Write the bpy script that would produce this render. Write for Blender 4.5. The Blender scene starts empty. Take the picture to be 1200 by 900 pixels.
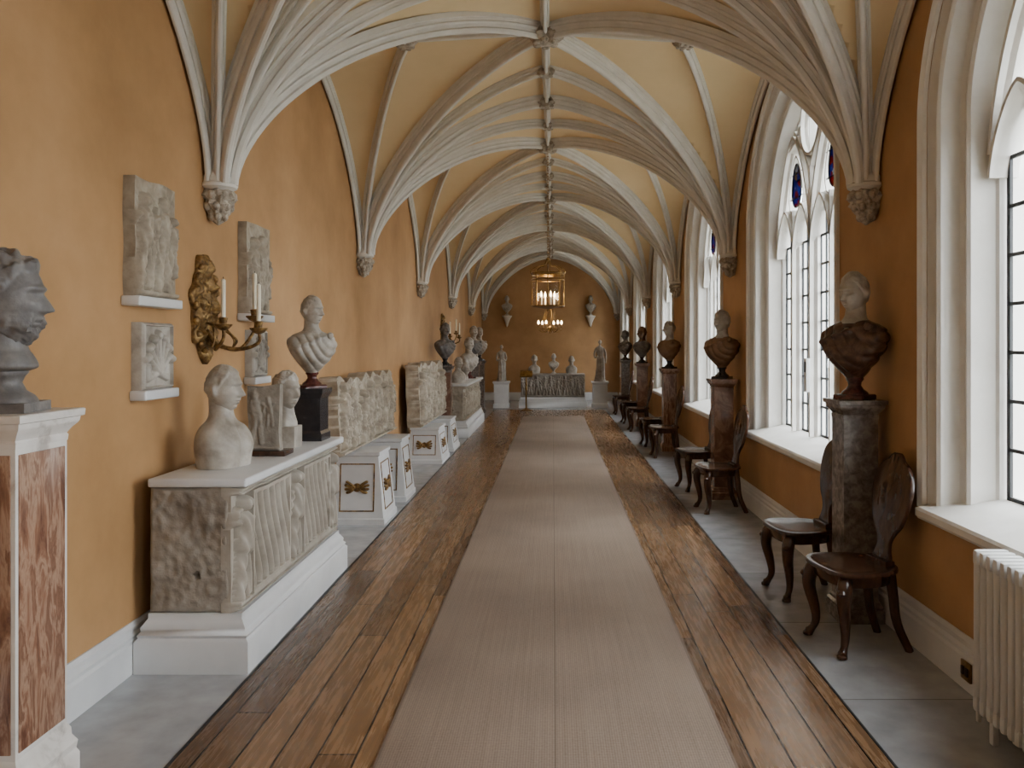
import bpy, bmesh, math, random
import numpy as np
from mathutils import Vector, Matrix, noise
random.seed(7)
PI=math.pi
# ------------------------------------------------------------------ layout (metres)
XL,XR=-2.145,2.01          # walls
XC=(XL+XR)/2; HALF=(XR-XL)/2
BAY=3.89
PL=[1.16+BAY*k for k in range(-2,7)]     # corbel planes -6.62 ... 24.5
YB,YE=PL[0],PL[-1]
Z0=2.66; ZW=1.62; ZR=1.74
EYE=1.65
def lin(c):
    c=c/255.0
    return c/12.92 if c<=0.04045 else ((c+0.055)/1.055)**2.4
def C(r,g,b): return (lin(r),lin(g),lin(b),1)
# ------------------------------------------------------------------ materials
def newmat(name):
    m=bpy.data.materials.new(name); m.use_nodes=True
    n=m.node_tree.nodes; l=m.node_tree.links
    return m,n,l,n['Principled BSDF']
def mottled(name,cols,scale=5,rough=.6,bump=.0,bscale=40,dist=0.0,detail=6,stretch=(1,1,1),metal=0,spec=.5,rvar=0.0):
    m,n,l,b=newmat(name)
    tc=n.new('ShaderNodeTexCoord'); mp=n.new('ShaderNodeMapping'); mp.inputs['Scale'].default_value=stretch
    l.new(tc.outputs['Object'],mp.inputs[0])
    t=n.new('ShaderNodeTexNoise'); t.inputs['Scale'].default_value=scale; t.inputs['Detail'].default_value=detail
    t.inputs['Roughness'].default_value=.62
    t.inputs['Distortion'].default_value=dist
    l.new(mp.outputs[0],t.inputs['Vector'])
    r=n.new('ShaderNodeValToRGB'); e=r.color_ramp.elements
    while len(e)<len(cols): e.new(.5)
    for i,(p,c) in enumerate(cols): e[i].position=p; e[i].color=c
    l.new(t.outputs['Fac'],r.inputs[0]); l.new(r.outputs[0],b.inputs['Base Color'])
    b.inputs['Roughness'].default_value=rough; b.inputs['Metallic'].default_value=metal
    b.inputs['Specular IOR Level'].default_value=spec
    if rvar>0:
        mr=n.new('ShaderNodeMapRange'); mr.inputs['To Min'].default_value=rough-rvar; mr.inputs['To Max'].default_value=rough+rvar
        l.new(t.outputs['Fac'],mr.inputs[0]); l.new(mr.outputs[0],b.inputs['Roughness'])
    if bump>0:
        t2=n.new('ShaderNodeTexNoise'); t2.inputs['Scale'].default_value=bscale; t2.inputs['Detail'].default_value=5
        l.new(tc.outputs['Object'],t2.inputs['Vector'])
        bp=n.new('ShaderNodeBump'); bp.inputs['Strength'].default_value=bump; bp.inputs['Distance'].default_value=.01
        l.new(t2.outputs['Fac'],bp.inputs['Height']); l.new(bp.outputs[0],b.inputs['Normal'])
    return m
M={}
M['wall']=mottled('ochre_plaster',[(.28,C(158,118,74)),(.5,C(176,135,89)),(.72,C(192,150,104))],scale=1.1,rough=.7,bump=.12,bscale=12,detail=9)
M['vault']=mottled('vault_plaster',[(.3,C(222,196,150)),(.7,C(231,206,162))],scale=1.5,rough=.8,bump=.05,bscale=10)
M['rib']=mottled('rib_stone',[(.3,C(208,204,194)),(.7,C(222,218,210))],scale=6,rough=.7,bump=.1)
M['carve']=mottled('carved_stone',[(.3,C(128,116,100)),(.6,C(188,178,162))],scale=22,rough=.8,bump=.5,bscale=60)
M['winstone']=mottled('window_stone',[(.3,C(212,209,202)),(.7,C(226,224,218))],scale=5,rough=.6,bump=.05)
M['white']=mottled('white_paint',[(.3,C(200,200,200)),(.7,C(216,216,215))],scale=3,rough=.4)
M['marble']=mottled('aged_marble',[(.3,C(124,115,104)),(.5,C(164,156,144)),(.7,C(192,186,175))],scale=6,rough=.45,bump=.2,bscale=30,dist=.3)
M['relmarble']=mottled('relief_marble',[(.3,C(122,110,94)),(.5,C(156,144,126)),(.7,C(180,170,152))],scale=7,rough=.65,bump=.2,bscale=40,dist=.2)
M['sarcfront']=mottled('sarcophagus_marble',[(.3,C(142,132,118)),(.7,C(180,172,159))],scale=4,rough=.6,bump=.1,bscale=50)
M['marbledark']=mottled('weathered_marble',[(.28,C(112,103,92)),(.48,C(142,133,121)),(.68,C(164,156,144))],scale=4,rough=.7,bump=.7,bscale=26,dist=.3)
M['greystone']=mottled('dark_grey_stone',[(.3,C(78,75,73)),(.5,C(102,98,95)),(.7,C(128,123,118))],scale=12,rough=.5,bump=.25,bscale=60)
M['pedwhite']=mottled('veined_white_marble',[(.35,C(166,157,148)),(.45,C(206,200,192)),(.7,C(218,214,208))],scale=4,rough=.3,dist=.8)
M['onyx']=mottled('brown_onyx',[(.34,C(92,60,46)),(.46,C(128,92,72)),(.53,C(158,126,104)),(.60,C(112,78,60)),(.72,C(138,104,84))],scale=3.2,rough=.22,dist=.5,stretch=(7,7,1.4))
M['breccia']=mottled('brown_breccia',[(.32,C(56,38,32)),(.46,C(76,53,43)),(.54,C(98,72,57)),(.60,C(82,58,47)),(.72,C(64,43,36))],scale=7,rough=.2,dist=.6)
M['redmarble']=mottled('red_marble',[(.32,C(96,68,56)),(.5,C(124,92,76)),(.6,C(148,118,98)),(.7,C(114,84,68))],scale=6,rough=.25,dist=.8)
M['bronze']=mottled('brown_bust_marble',[(.32,C(88,62,44)),(.5,C(112,82,58)),(.7,C(136,104,76))],scale=5,rough=.22,dist=.5)
M['granite']=mottled('granite',[(.35,C(84,76,72)),(.5,C(106,98,93)),(.62,C(126,118,112))],scale=22,rough=.2,dist=.4)
M['black']=mottled('black_marble',[(.3,C(30,28,30)),(.62,C(48,46,48)),(.75,C(92,90,90))],scale=8,rough=.2,dist=1.5)
M['porphyry']=mottled('porphyry',[(.4,C(64,30,28)),(.6,C(92,48,42))],scale=40,rough=.2)
M['mahog']=mottled('dark_oak',[(.3,C(44,27,19)),(.6,C(72,46,32)),(.75,C(92,60,42))],scale=6,rough=.2,stretch=(4,4,1),rvar=.04)
M['gilt']=mottled('gilt_bronze',[(.3,C(66,48,28)),(.5,C(126,96,56)),(.7,C(176,144,88))],scale=30,rough=.5,metal=.65,bump=.3,bscale=60)
M['brass']=mottled('brass',[(.3,C(112,84,46)),(.7,C(176,140,84))],scale=20,rough=.3,metal=1)
M['candle']=mottled('candle_wax',[(.3,C(232,222,196)),(.7,C(242,234,212))],scale=10,rough=.5)
M['lead']=mottled('lead',[(.3,C(18,20,22)),(.7,C(36,38,40))],scale=20,rough=.6)
M['radiator']=mottled('radiator_enamel',[(.3,C(196,196,194)),(.7,C(206,206,204))],scale=4,rough=.35)
M['sand']=mottled('sandstone',[(.3,C(188,166,120)),(.7,C(222,204,160))],scale=3,rough=.9)
M['facade']=mottled('weathered_sandstone',[(.3,C(84,70,46)),(.7,C(108,92,64))],scale=2,rough=.9)
M['bounce_grey']=mottled('ground_bounce_grey',[(.3,C(140,138,130)),(.7,C(160,158,150))],scale=3,rough=.9)  # invented grey ground surface, replaces lawn to bounce light up to the vault
M['socket']=mottled('bakelite',[(.3,C(44,34,26)),(.7,C(60,46,34))],scale=20,rough=.4)
def glassmat(name,col=None):
    m,n,l,b=newmat(name); n.remove(b)
    out=n['Material Output']; tr=n.new('ShaderNodeBsdfTransparent'); gl=n.new('ShaderNodeBsdfGlossy'); gl.inputs['Roughness'].default_value=.02
    mx=n.new('ShaderNodeMixShader'); mx.inputs[0].default_value=.05
    l.new(tr.outputs[0],mx.inputs[1]); l.new(gl.outputs[0],mx.inputs[2]); l.new(mx.outputs[0],out.inputs[0])
    if col:
        tc=n.new('ShaderNodeTexCoord'); v=n.new('ShaderNodeTexVoronoi'); v.inputs['Scale'].default_value=15
        l.new(tc.outputs['Object'],v.inputs['Vector'])
        sp=n.new('ShaderNodeSeparateColor'); l.new(v.outputs['Color'],sp.inputs[0])
        r=n.new('ShaderNodeValToRGB'); r.color_ramp.interpolation='CONSTANT'; e=r.color_ramp.elements
        cs=[(0,(.0018,.003,.04,1)),(.32,(.04,.0015,.0015,1)),(.48,(.003,.006,.05,1)),(.62,(.05,.03,.006,1)),(.75,(.01,.002,.025,1)),(.85,(.09,.09,.09,1))]
        while len(e)<len(cs): e.new(.5)
        for i,(p,c) in enumerate(cs): e[i].position=p;e[i].color=c
        l.new(sp.outputs[0],r.inputs[0]); l.new(r.outputs[0],tr.inputs[0]); mx.inputs[0].default_value=.01
    return m
M['glass']=glassmat('window_glass'); M['stained']=glassmat('stained_glass',True)
def emis(name,col,s):
    m,n,l,b=newmat(name); b.inputs['Base Color'].default_value=col; b.inputs['Emission Color'].default_value=col; b.inputs['Emission Strength'].default_value=s; return m
M['bulb']=emis('lamp_bulb',(1,.75,.45,1),14)
def mathn(n,l,op,a,bv=None):
    k=n.new('ShaderNodeMath'); k.operation=op
    for i,v in enumerate((a,bv)):
        if v is None: continue
        if isinstance(v,(int,float)): k.inputs[i].default_value=v
        else: l.new(v,k.inputs[i])
    return k.outputs[0]
def ramp2(n,l,src,p0,c0,p1,c1):
    r=n.new('ShaderNodeValToRGB'); r.color_ramp.elements[0].position=p0; r.color_ramp.elements[0].color=c0
    r.color_ramp.elements[1].position=p1; r.color_ramp.elements[1].color=c1; l.new(src,r.inputs[0]); return r.outputs[0]
def mixc(n,l,mode,f,a,b_):
    mx=n.new('ShaderNodeMix'); mx.data_type='RGBA'; mx.blend_type=mode
    for i,v in ((0,f),(6,a),(7,b_)):
        if isinstance(v,(int,float,tuple)): mx.inputs[i].default_value=v
        else: l.new(v,mx.inputs[i])
    return mx.outputs[2]
# wood floor
def mk_wood():
    m,n,l,b=newmat('oak_floorboards')
    tc=n.new('ShaderNodeTexCoord'); sx=n.new('ShaderNodeSeparateXYZ'); l.new(tc.outputs['Object'],sx.inputs[0])
    row=mathn(n,l,'FLOOR',mathn(n,l,'DIVIDE',sx.outputs[0],.158))
    wn=n.new('ShaderNodeTexWhiteNoise'); wn.noise_dimensions='1D'; l.new(row,wn.inputs['W'])
    yy=mathn(n,l,'ADD',sx.outputs[1],mathn(n,l,'MULTIPLY',wn.outputs['Value'],7.0))
    cb=n.new('ShaderNodeCombineXYZ'); l.new(yy,cb.inputs[0]); l.new(sx.outputs[0],cb.inputs[1])
    bt=n.new('ShaderNodeTexBrick'); bt.offset=0; bt.inputs['Scale'].default_value=1; bt.inputs['Brick Width'].default_value=2.3
    bt.inputs['Row Height'].default_value=.158; bt.inputs['Mortar Size'].default_value=.005; bt.inputs['Mortar Smooth'].default_value=.3
    bt.inputs['Color1'].default_value=C(92,66,45); bt.inputs['Color2'].default_value=C(146,112,78); bt.inputs['Mortar'].default_value=C(26,18,12)
    l.new(cb.outputs[0],bt.inputs['Vector'])
    cg=n.new('ShaderNodeCombineXYZ'); l.new(sx.outputs[0],cg.inputs[0]); l.new(yy,cg.inputs[1])
    mp=n.new('ShaderNodeMapping'); mp.inputs['Scale'].default_value=(34,1.8,1); l.new(cg.outputs[0],mp.inputs[0])
    no=n.new('ShaderNodeTexNoise'); no.inputs['Scale'].default_value=1.5; no.inputs['Detail'].default_value=8; no.inputs['Roughness'].default_value=.62; no.inputs['Distortion'].default_value=.35; l.new(mp.outputs[0],no.inputs['Vector'])
    g=ramp2(n,l,no.outputs['Fac'],.32,(.50,.46,.44,1),.68,(1.16,1.13,1.09,1))
    c1=mixc(n,l,'MULTIPLY',.88,bt.outputs['Color'],g)
    nw=n.new('ShaderNodeTexNoise'); nw.inputs['Scale'].default_value=1.3; nw.inputs['Detail'].default_value=4; l.new(tc.outputs['Object'],nw.inputs['Vector'])
    wf=ramp2(n,l,nw.outputs['Fac'],.35,(.0,.0,.0,1),.75,(.28,.28,.28,1))
    c2=mixc(n,l,'MIX',wf,c1,C(150,128,104))
    c3=mixc(n,l,'MIX',bt.outputs['Fac'],c2,C(22,15,11))
    l.new(c3,b.inputs['Base Color'])
    mr=n.new('ShaderNodeMapRange'); mr.inputs['To Min'].default_value=.16; mr.inputs['To Max'].default_value=.38; l.new(no.outputs['Fac'],mr.inputs[0]); l.new(mr.outputs[0],b.inputs['Roughness'])
    b.inputs['Specular IOR Level'].default_value=.6
    bp=n.new('ShaderNodeBump'); bp.inputs['Strength'].default_value=.45; bp.inputs['Distance'].default_value=.004; bp.invert=True
    l.new(mathn(n,l,'ADD',bt.outputs['Fac'],mathn(n,l,'MULTIPLY',no.outputs['Fac'],.25)),bp.inputs['Height']); l.new(bp.outputs[0],b.inputs['Normal'])
    return m
M['woodfloor']=mk_wood()
def mk_slabs():
    m,n,l,b=newmat('stone_slabs')
    tc=n.new('ShaderNodeTexCoord'); sx=n.new('ShaderNodeSeparateXYZ'); l.new(tc.outputs['Object'],sx.inputs[0])
    cb=n.new('ShaderNodeCombineXYZ'); l.new(sx.outputs[1],cb.inputs[0]); l.new(sx.outputs[0],cb.inputs[1])
    bt=n.new('ShaderNodeTexBrick'); bt.offset=.4; bt.inputs['Scale'].default_value=1; bt.inputs['Brick Width'].default_value=1.05
    bt.inputs['Row Height'].default_value=3.0; bt.inputs['Mortar Size'].default_value=.003
    bt.inputs['Color1'].default_value=C(158,160,164); bt.inputs['Color2'].default_value=C(178,180,183); bt.inputs['Mortar'].default_value=C(96,94,92)
    l.new(cb.outputs[0],bt.inputs['Vector'])
    no=n.new('ShaderNodeTexNoise'); no.inputs['Scale'].default_value=6; no.inputs['Detail'].default_value=9; l.new(tc.outputs['Object'],no.inputs['Vector'])
    g=ramp2(n,l,no.outputs['Fac'],.3,(.74,.74,.74,1),.7,(1.03,1.03,1.03,1))
    l.new(mixc(n,l,'MULTIPLY',1.0,bt.outputs['Color'],g),b.inputs['Base Color'])
    b.inputs['Roughness'].default_value=.24
    return m
M['slab']=mk_slabs()
def mk_runner():
    m,n,l,b=newmat('woven_runner')
    tc=n.new('ShaderNodeTexCoord'); sx=n.new('ShaderNodeSeparateXYZ'); l.new(tc.outputs['Object'],sx.inputs[0])
    s1=mathn(n,l,'SINE',mathn(n,l,'MULTIPLY',sx.outputs[0],2*PI/.0105))
    s2=mathn(n,l,'SINE',mathn(n,l,'MULTIPLY',sx.outputs[1],2*PI/.010))
    wv=mathn(n,l,'ADD',mathn(n,l,'MULTIPLY',s1,.10),mathn(n,l,'MULTIPLY',s2,.10))
    mp=n.new('ShaderNodeMapping'); mp.inputs['Scale'].default_value=(60,1.0,1); l.new(tc.outputs['Object'],mp.inputs[0])
    no=n.new('ShaderNodeTexNoise'); no.inputs['Scale'].default_value=1; no.inputs['Detail'].default_value=5; l.new(mp.outputs[0],no.inputs['Vector'])
    mp3=n.new('ShaderNodeMapping'); mp3.inputs['Scale'].default_value=(60,140,1); l.new(tc.outputs['Object'],mp3.inputs[0])
    no3=n.new('ShaderNodeTexNoise'); no3.inputs['Scale'].default_value=1; no3.inputs['Detail'].default_value=4; l.new(mp3.outputs[0],no3.inputs['Vector'])
    no2=n.new('ShaderNodeTexNoise'); no2.inputs['Scale'].default_value=1.1; no2.inputs['Detail'].default_value=8; l.new(tc.outputs['Object'],no2.inputs['Vector'])
    t=mathn(n,l,'ADD',mathn(n,l,'ADD',wv,mathn(n,l,'MULTIPLY',no.outputs['Fac'],.35)),mathn(n,l,'ADD',mathn(n,l,'MULTIPLY',no2.outputs['Fac'],.65),mathn(n,l,'MULTIPLY',no3.outputs['Fac'],.6)))
    col=ramp2(n,l,mathn(n,l,'MULTIPLY',t,.62),.15,C(98,84,73),.85,C(170,152,136))
    ab=mathn(n,l,'ABSOLUTE',sx.outputs[0])
    ln=mathn(n,l,'MAXIMUM',mathn(n,l,'LESS_THAN',ab,.003),mathn(n,l,'GREATER_THAN',ab,.700))
    l.new(mixc(n,l,'MIX',mathn(n,l,'MULTIPLY',ln,.5),col,C(84,68,58)),b.inputs['Base Color'])
    bp=n.new('ShaderNodeBump'); bp.inputs['Strength'].default_value=.4; bp.inputs['Distance'].default_value=.003; l.new(wv,bp.inputs['Height']); l.new(bp.outputs[0],b.inputs['Normal'])
    b.inputs['Roughness'].default_value=.9; b.inputs['Specular IOR Level'].default_value=.2
    return m
M['runner']=mk_runner()
# ------------------------------------------------------------------ mesh builder
class MB:
    def __init__(s): s.v=[];s.f=[];s.m=[];s.mats=[]
    def mi(s,k):
        if k not in s.mats: s.mats.append(k)
        return s.mats.index(k)
    def add(s,vs,fs,mat,T=None):
        o=len(s.v)
        if T is not None: vs=[T@Vector(v) for v in vs]
        s.v.extend([(float(v[0]),float(v[1]),float(v[2])) for v in vs]); k=s.mi(mat)
        for f in fs: s.f.append(tuple(i+o for i in f)); s.m.append(k)
    def build(s,name,ang=38,loc=(0,0,0),rz=0,parent=None,recalc=True):
        me=bpy.data.meshes.new(name); me.from_pydata(s.v,[],s.f)
        for k in s.mats: me.materials.append(M[k])
        me.polygons.foreach_set('material_index',s.m)
        if recalc:
            bm=bmesh.new(); bm.from_mesh(me); bmesh.ops.recalc_face_normals(bm,faces=bm.faces); bm.to_mesh(me); bm.free()
        me.polygons.foreach_set('use_smooth',[True]*len(me.polygons))
        me.set_sharp_from_angle(angle=math.radians(ang)); me.update()
        ob=bpy.data.objects.new(name,me); bpy.context.collection.objects.link(ob)
        ob.location=loc; ob.rotation_euler=(0,0,rz)
        if parent: ob.parent=parent
        return ob
    def box(s,x0,x1,y0,y1,z0,z1,mat,bev=0,T=None):
        if bev<=0:
            vs=[(x,y,z) for x in (x0,x1) for y in (y0,y1) for z in (z0,z1)]
            s.add(vs,[(0,1,3,2),(4,6,7,5),(0,4,5,1),(2,3,7,6),(0,2,6,4),(1,5,7,3)],mat,T); return
        bm=bmesh.new(); bmesh.ops.create_cube(bm,size=1)
        for v in bm.verts:
            v.co=Vector(((x0+x1)/2+v.co.x*(x1-x0),(y0+y1)/2+v.co.y*(y1-y0),(z0+z1)/2+v.co.z*(z1-z0)))
        bmesh.ops.bevel(bm,geom=bm.edges[:],offset=bev,segments=2,affect='EDGES',profile=.6)
        bm.verts.index_update()
        s.add([v.co.copy() for v in bm.verts],[[v.index for v in f.verts] for f in bm.faces],mat,T); bm.free()
    def loft(s,rings,mat,cap0=True,cap1=True,T=None,closed=True):
        n=len(rings[0]); vs=[p for r in rings for p in r]; fs=[]
        for i in range(len(rings)-1):
            for j in range(n if closed else n-1):
                a=i*n+j; b=i*n+(j+1)%n; fs.append((a,b,b+n,a+n))
        if cap0: fs.append(tuple(range(n-1,-1,-1)))
        if cap1: fs.append(tuple((len(rings)-1)*n+j for j in range(n)))
        s.add(vs,fs,mat,T)
    def lathe(s,prof,mat,seg=24,T=None,mod=None):
        rings=[]
        for r,z in prof:
            ring=[]
            for j in range(seg):
                a=2*PI*j/seg; rr=r*(mod(a,z) if mod else 1)
                ring.append((rr*math.cos(a),rr*math.sin(a),z))
            rings.append(ring)
        s.loft(rings,mat,T=T)
    def rect(s,cx,cy,hx,hy,prof,mat,T=None):
        rings=[[(cx-hx-o,cy-hy-o,z),(cx+hx+o,cy-hy-o,z),(cx+hx+o,cy+hy+o,z),(cx-hx-o,cy+hy+o,z)] for o,z in prof]
        s.loft(rings,mat,T=T)
    def tube(s,path,rad,mat,seg=8,T=None,cap=True):
        pts=[Vector(p) for p in path]
        if not hasattr(rad,'__len__'): rad=[rad]*len(pts)
        t0=(pts[1]-pts[0]).normalized(); up=Vector((0,0,1)) if abs(t0.z)<.9 else Vector((1,0,0))
        rings=[]
        for i,p in enumerate(pts):
            t=(pts[min(i+1,len(pts)-1)]-pts[max(i-1,0)]).normalized()
            S=t.cross(up); 
            if S.length<1e-4: S=t.orthogonal()
            S.normalize(); N=S.cross(t).normalized(); up=N
            rings.append([tuple(p+(S*math.cos(2*PI*j/seg)+N*math.sin(2*PI*j/seg))*rad[i]) for j in range(seg)])
        s.loft(rings,mat,cap,cap,T)
    def sweep(s,path,S,prof,mat):
        pts=[Vector(p) for p in path]; S=Vector(S).normalized(); rings=[]
        for i,p in enumerate(pts):
            t=(pts[min(i+1,len(pts)-1)]-pts[max(i-1,0)]).normalized(); N=t.cross(S).normalized()
            rings.append([tuple(p+S*a+N*b) for a,b in prof])
        s.loft(rings,mat)
def smooth_path(pts,n=6):
    P=[Vector(p) for p in pts]; P=[P[0]*2-P[1]]+P+[P[-1]*2-P[-2]]; out=[]
    for i in range(1,len(P)-2):
        for k in range(n):
            t=k/n; a,b,c,d=P[i-1],P[i],P[i+1],P[i+2]
            out.append(.5*((2*b)+(c-a)*t+(2*a-5*b+4*c-d)*t*t+(3*b-a-3*c+d)*t**3))
    out.append(P[-2]); return out
def smooth_rows(rows,n=4):
    R=[np.array(r,float) for r in rows]; R=[2*R[0]-R[1]]+R+[2*R[-1]-R[-2]]; out=[]
    for i in range(1,len(R)-2):
        for k in range(n):
            t=k/n; a,b,c,d=R[i-1],R[i],R[i+1],R[i+2]
            out.append(.5*((2*b)+(c-a)*t+(2*a-5*b+4*c-d)*t*t+(3*b-a-3*c+d)*t**3))
    out.append(R[-2]); return out
# ------------------------------------------------------------------ floor
mb=MB()
mb.box(XL-.3,-1.51,YB-.3,YE+.3,-.1,0,'slab'); mb.box(1.34,XR+.4,YB-.3,YE+.3,-.1,0,'slab')
mb.box(-1.51,1.34,YB-.3,YE-3.6,-.1,.0,'woodfloor'); mb.box(-1.51,1.34,YE-3.6,YE+.3,-.1,0,'slab')
mb.box(-1.52,-1.507,YB,YE-3.6,0,.003,'lead'); mb.box(1.337,1.348,YB,YE-3.6,0,.003,'lead')
mb.build('floor')
mb=MB(); mb.box(-.713,.713,YB+.3,18.9,0,.010,'runner',.003); mb.build('carpet_runner',loc=(.01,0,0.0005))
# ------------------------------------------------------------------ vault
PP=1.65
def P(t): return (1-(1-min(max(t,0),1))**PP)**(1/PP)
def vz(u,v):
    t=max(u,v)
    if t<=0: return Z0
    return Z0+(ZW+(ZR-ZW)*u/t)*P(t)
def vx(side,u): return (XL if side<0 else XR)+(-side)*u*HALF
mb=MB(); N=26
ts=[(i/N)**1.7 for i in range(N+1)]
for k in range(len(PL)-1):
    for (yc,dr) in ((PL[k],1),(PL[k+1],-1)):
        for side in (-1,1):
            vs=[(vx(side,u),yc+dr*v*BAY/2,vz(u,v)+.004) for u in ts for v in ts]
            fs=[(i*(N+1)+j,i*(N+1)+j+1,(i+1)*(N+1)+j+1,(i+1)*(N+1)+j) for i in range(N) for j in range(N)]
            mb.add(vs,fs,'vault')
mb.build('ceiling',ang=25,recalc=False)
_h=[(.058,-.03),(.058,.010),(.046,.014),(.042,.034),(.050,.046),(.038,.060),(.024,.056),(.020,.082),(.029,.094),(.020,.118),(.009,.126)]
PR=[(-a,b) for a,b in _h]+[(a,b) for a,b in reversed(_h)]
PRs=[(a*.68,b*.78) for a,b in PR]
ribs=MB()
def rib(side,yc,dr,ue,ve,prof,off=.055):
    n=26; pts=[]
    for i in range(n+1):
        t=(i/n)**1.8; u=ue*t; v=ve*t
        x=vx(side,u)+(-side)*off*(1-u); pts.append((x,yc+dr*v*BAY/2,vz(u,v)))
    d=Vector((-side*ue*HALF,dr*ve*BAY/2,0)).normalized(); S=d.cross(Vector((0,0,1)))
    ribs.sweep(pts,S,prof,'rib')
for k,yp in enumerate(PL):
    for side in (-1,1):
        rib(side,yp,1,1,0,PR)
        for dr in (1,-1):
            if (k==0 and dr<0) or (k==len(PL)-1 and dr>0): continue
            rib(side,yp,dr,0,1,PRs,.03); rib(side,yp,dr,1,1,PR); rib(side,yp,dr,1,.5,PRs); rib(side,yp,dr,.42,1,PRs)
for k in range(len(PL)-1):
    ym=(PL[k]+PL[k+1])/2
    n=20
    ribs.sweep([(XL+(XR-XL)*i/n,ym,vz(1-abs(1-2*i/n),1)) for i in range(n+1)],(0,-1,0),[(a*.8,b*.7) for a,b in PRs],'rib')
ribs.sweep([(XC,YB+(YE-YB)*i/40,Z0+ZR) for i in range(41)],(1,0,0),PRs,'rib')
ribs.build('trim_1',ang=30)
# bosses
bs=MB()
def boss(x,y,z,r):
    sd=random.random()*10
    prof=[(.02*r,-.75*r),(.5*r,-.72*r),(.82*r,-.5*r),(1.0*r,-.2*r),(.92*r,.05*r),(.7*r,.3*r)]
    def mod(a,zz): return 1+.16*math.sin(6*a+sd)+.10*math.sin(13*a+zz*50+sd)
    bs.lathe(prof,'carve',30,T=Matrix.Translation((x,y,z)),mod=mod)
    for j in range(6):
        a=j*PI/3+sd; T=Matrix.Translation((x+.62*r*math.cos(a),y+.62*r*math.sin(a),z-.62*r))
        bs.lathe([(.02*r,-.2*r),(.22*r,-.14*r),(.28*r,0),(.2*r,.16*r)],'carve',8,T=T)
for k,yp in enumerate(PL):
    boss(XC,yp,Z0+ZR-.055,.10)
    if k<len(PL)-1:
        boss(XC,yp+BAY/4,Z0+ZR-.05,.08); boss(XC,yp+3*BAY/4,Z0+ZR-.05,.08); boss(XC,yp+BAY/2,Z0+ZR-.055,.135)
        for s in (-1,1): boss(vx(s,.42),yp+BAY/2,vz(.42,1)-.045,.09)
bs.build('trim_2')
# corbels
cb=MB()
for yp in PL:
    for side in (-1,1):
        x=vx(side,0)-side*.06; T=Matrix.Translation((x,yp,Z0))
        cb.lathe([(.07,.06),(.095,.03),(.098,.0),(.11,-.01),(.112,-.03),(.092,-.04),(.08,-.05)],'rib',16,T=T)
        def mod(a,z): return 1+.13*math.sin(7*a+z*40)+.09*math.sin(11*a-z*60)
        cb.lathe([(.075,-.04),(.095,-.06),(.105,-.09),(.085,-.115),(.088,-.14),(.066,-.17),(.062,-.19),(.035,-.22),(.03,-.24),(.005,-.26)],'carve',36,T=T,mod=mod)
        for ring,(rr,zz,k) in enumerate(((.095,-.085,8),(.072,-.15,7),(.038,-.21,5))):
            for j in range(k):
                a=2*PI*(j+.5*ring)/k; T2=Matrix.Translation((x+rr*math.cos(a),yp+rr*math.sin(a),Z0+zz))
                cb.lathe([(.003,-.028),(.016,-.022),(.025,-.005),(.022,.014),(.008,.026)],'carve',8,T=T2)
cb.build('trim_3')
# ------------------------------------------------------------------ walls
mb=MB(); mb.box(XL-.3,XL,YB-.3,YE+.3,0,4.62,'wall'); mb.build('wall_left')
mb=MB(); mb.box(XL,XR+.4,YE,YE+.3,0,4.62,'wall'); mb.build('wall_far')
mb=MB(); mb.box(XL,XR+.4,YB-.3,YB,0,4.62,'wall'); mb.build('wall_near')
WC=[yp+BAY/2 for yp in PL[:-1]]
WH,WSP,WRI,WSILL=1.25,2.85,1.22,.78
def arch_z(y,d):
    w=WH-d; q=min(abs(y)/w,1); return WSP+(WRI-d)*(1-q**1.85)**(1/1.85)
def outline(d,n=44,zb=WSILL):
    w=WH-d; pts=[(-w,zb)]
    for i in range(n+1):
        a=PI*i/n; c=math.cos(a); s_=math.sin(a)
        pts.append((-w*math.copysign(abs(c)**(2/1.85),c),WSP+(WRI-d)*s_**(2/1.85)))
    pts.append((w,zb)); return pts
def wallstrip(mb,x,d,mat):
    for k,yc in enumerate(WC):
        y0,y1=PL[k],PL[k+1]; w=WH-d
        q=lambda a,b,c,e:mb.add([(x,a,c),(x,b,c),(x,b,e),(x,a,e)],[(0,1,2,3)],mat)
        q(y0,yc-w,0,4.62); q(yc+w,y1,0,4.62); q(yc-w,yc+w,0,WSILL)
        n=40; ys=[-w*math.cos(PI*i/n) for i in range(n+1)]
        vs=[];fs=[]
        for i,y in enumerate(ys): vs+= [(x,yc+y,arch_z(y,d)),(x,yc+y,4.62)]
        for i in range(n): fs.append((2*i,2*i+2,2*i+3,2*i+1))
        mb.add(vs,fs,mat)
mb=MB(); wallstrip(mb,XR,0,'wall'); wallstrip(mb,XR+.40,.23,'sand'); mb.build('wall_right',recalc=False)
def baseb(name,x,s):
    mb=MB(); prof=[(0,0),(.035,0),(.035,.15),(.026,.165),(.03,.185),(.018,.20),(.02,.225),(.008,.245),(0,.245)]
    mb.loft([[(x+s*a,y,z) for a,z in prof] for y in (YB,YE)],'white'); mb.build(name,ang=20)
baseb('baseboard_left',XL,1); baseb('baseboard_right',XR,-1)
mb=MB(); mb.rect(XC,YE-.02,HALF-.05,.02,[(0,0),(0,.2),(-.01,.24)],'white'); mb.build('baseboard_far')
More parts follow.
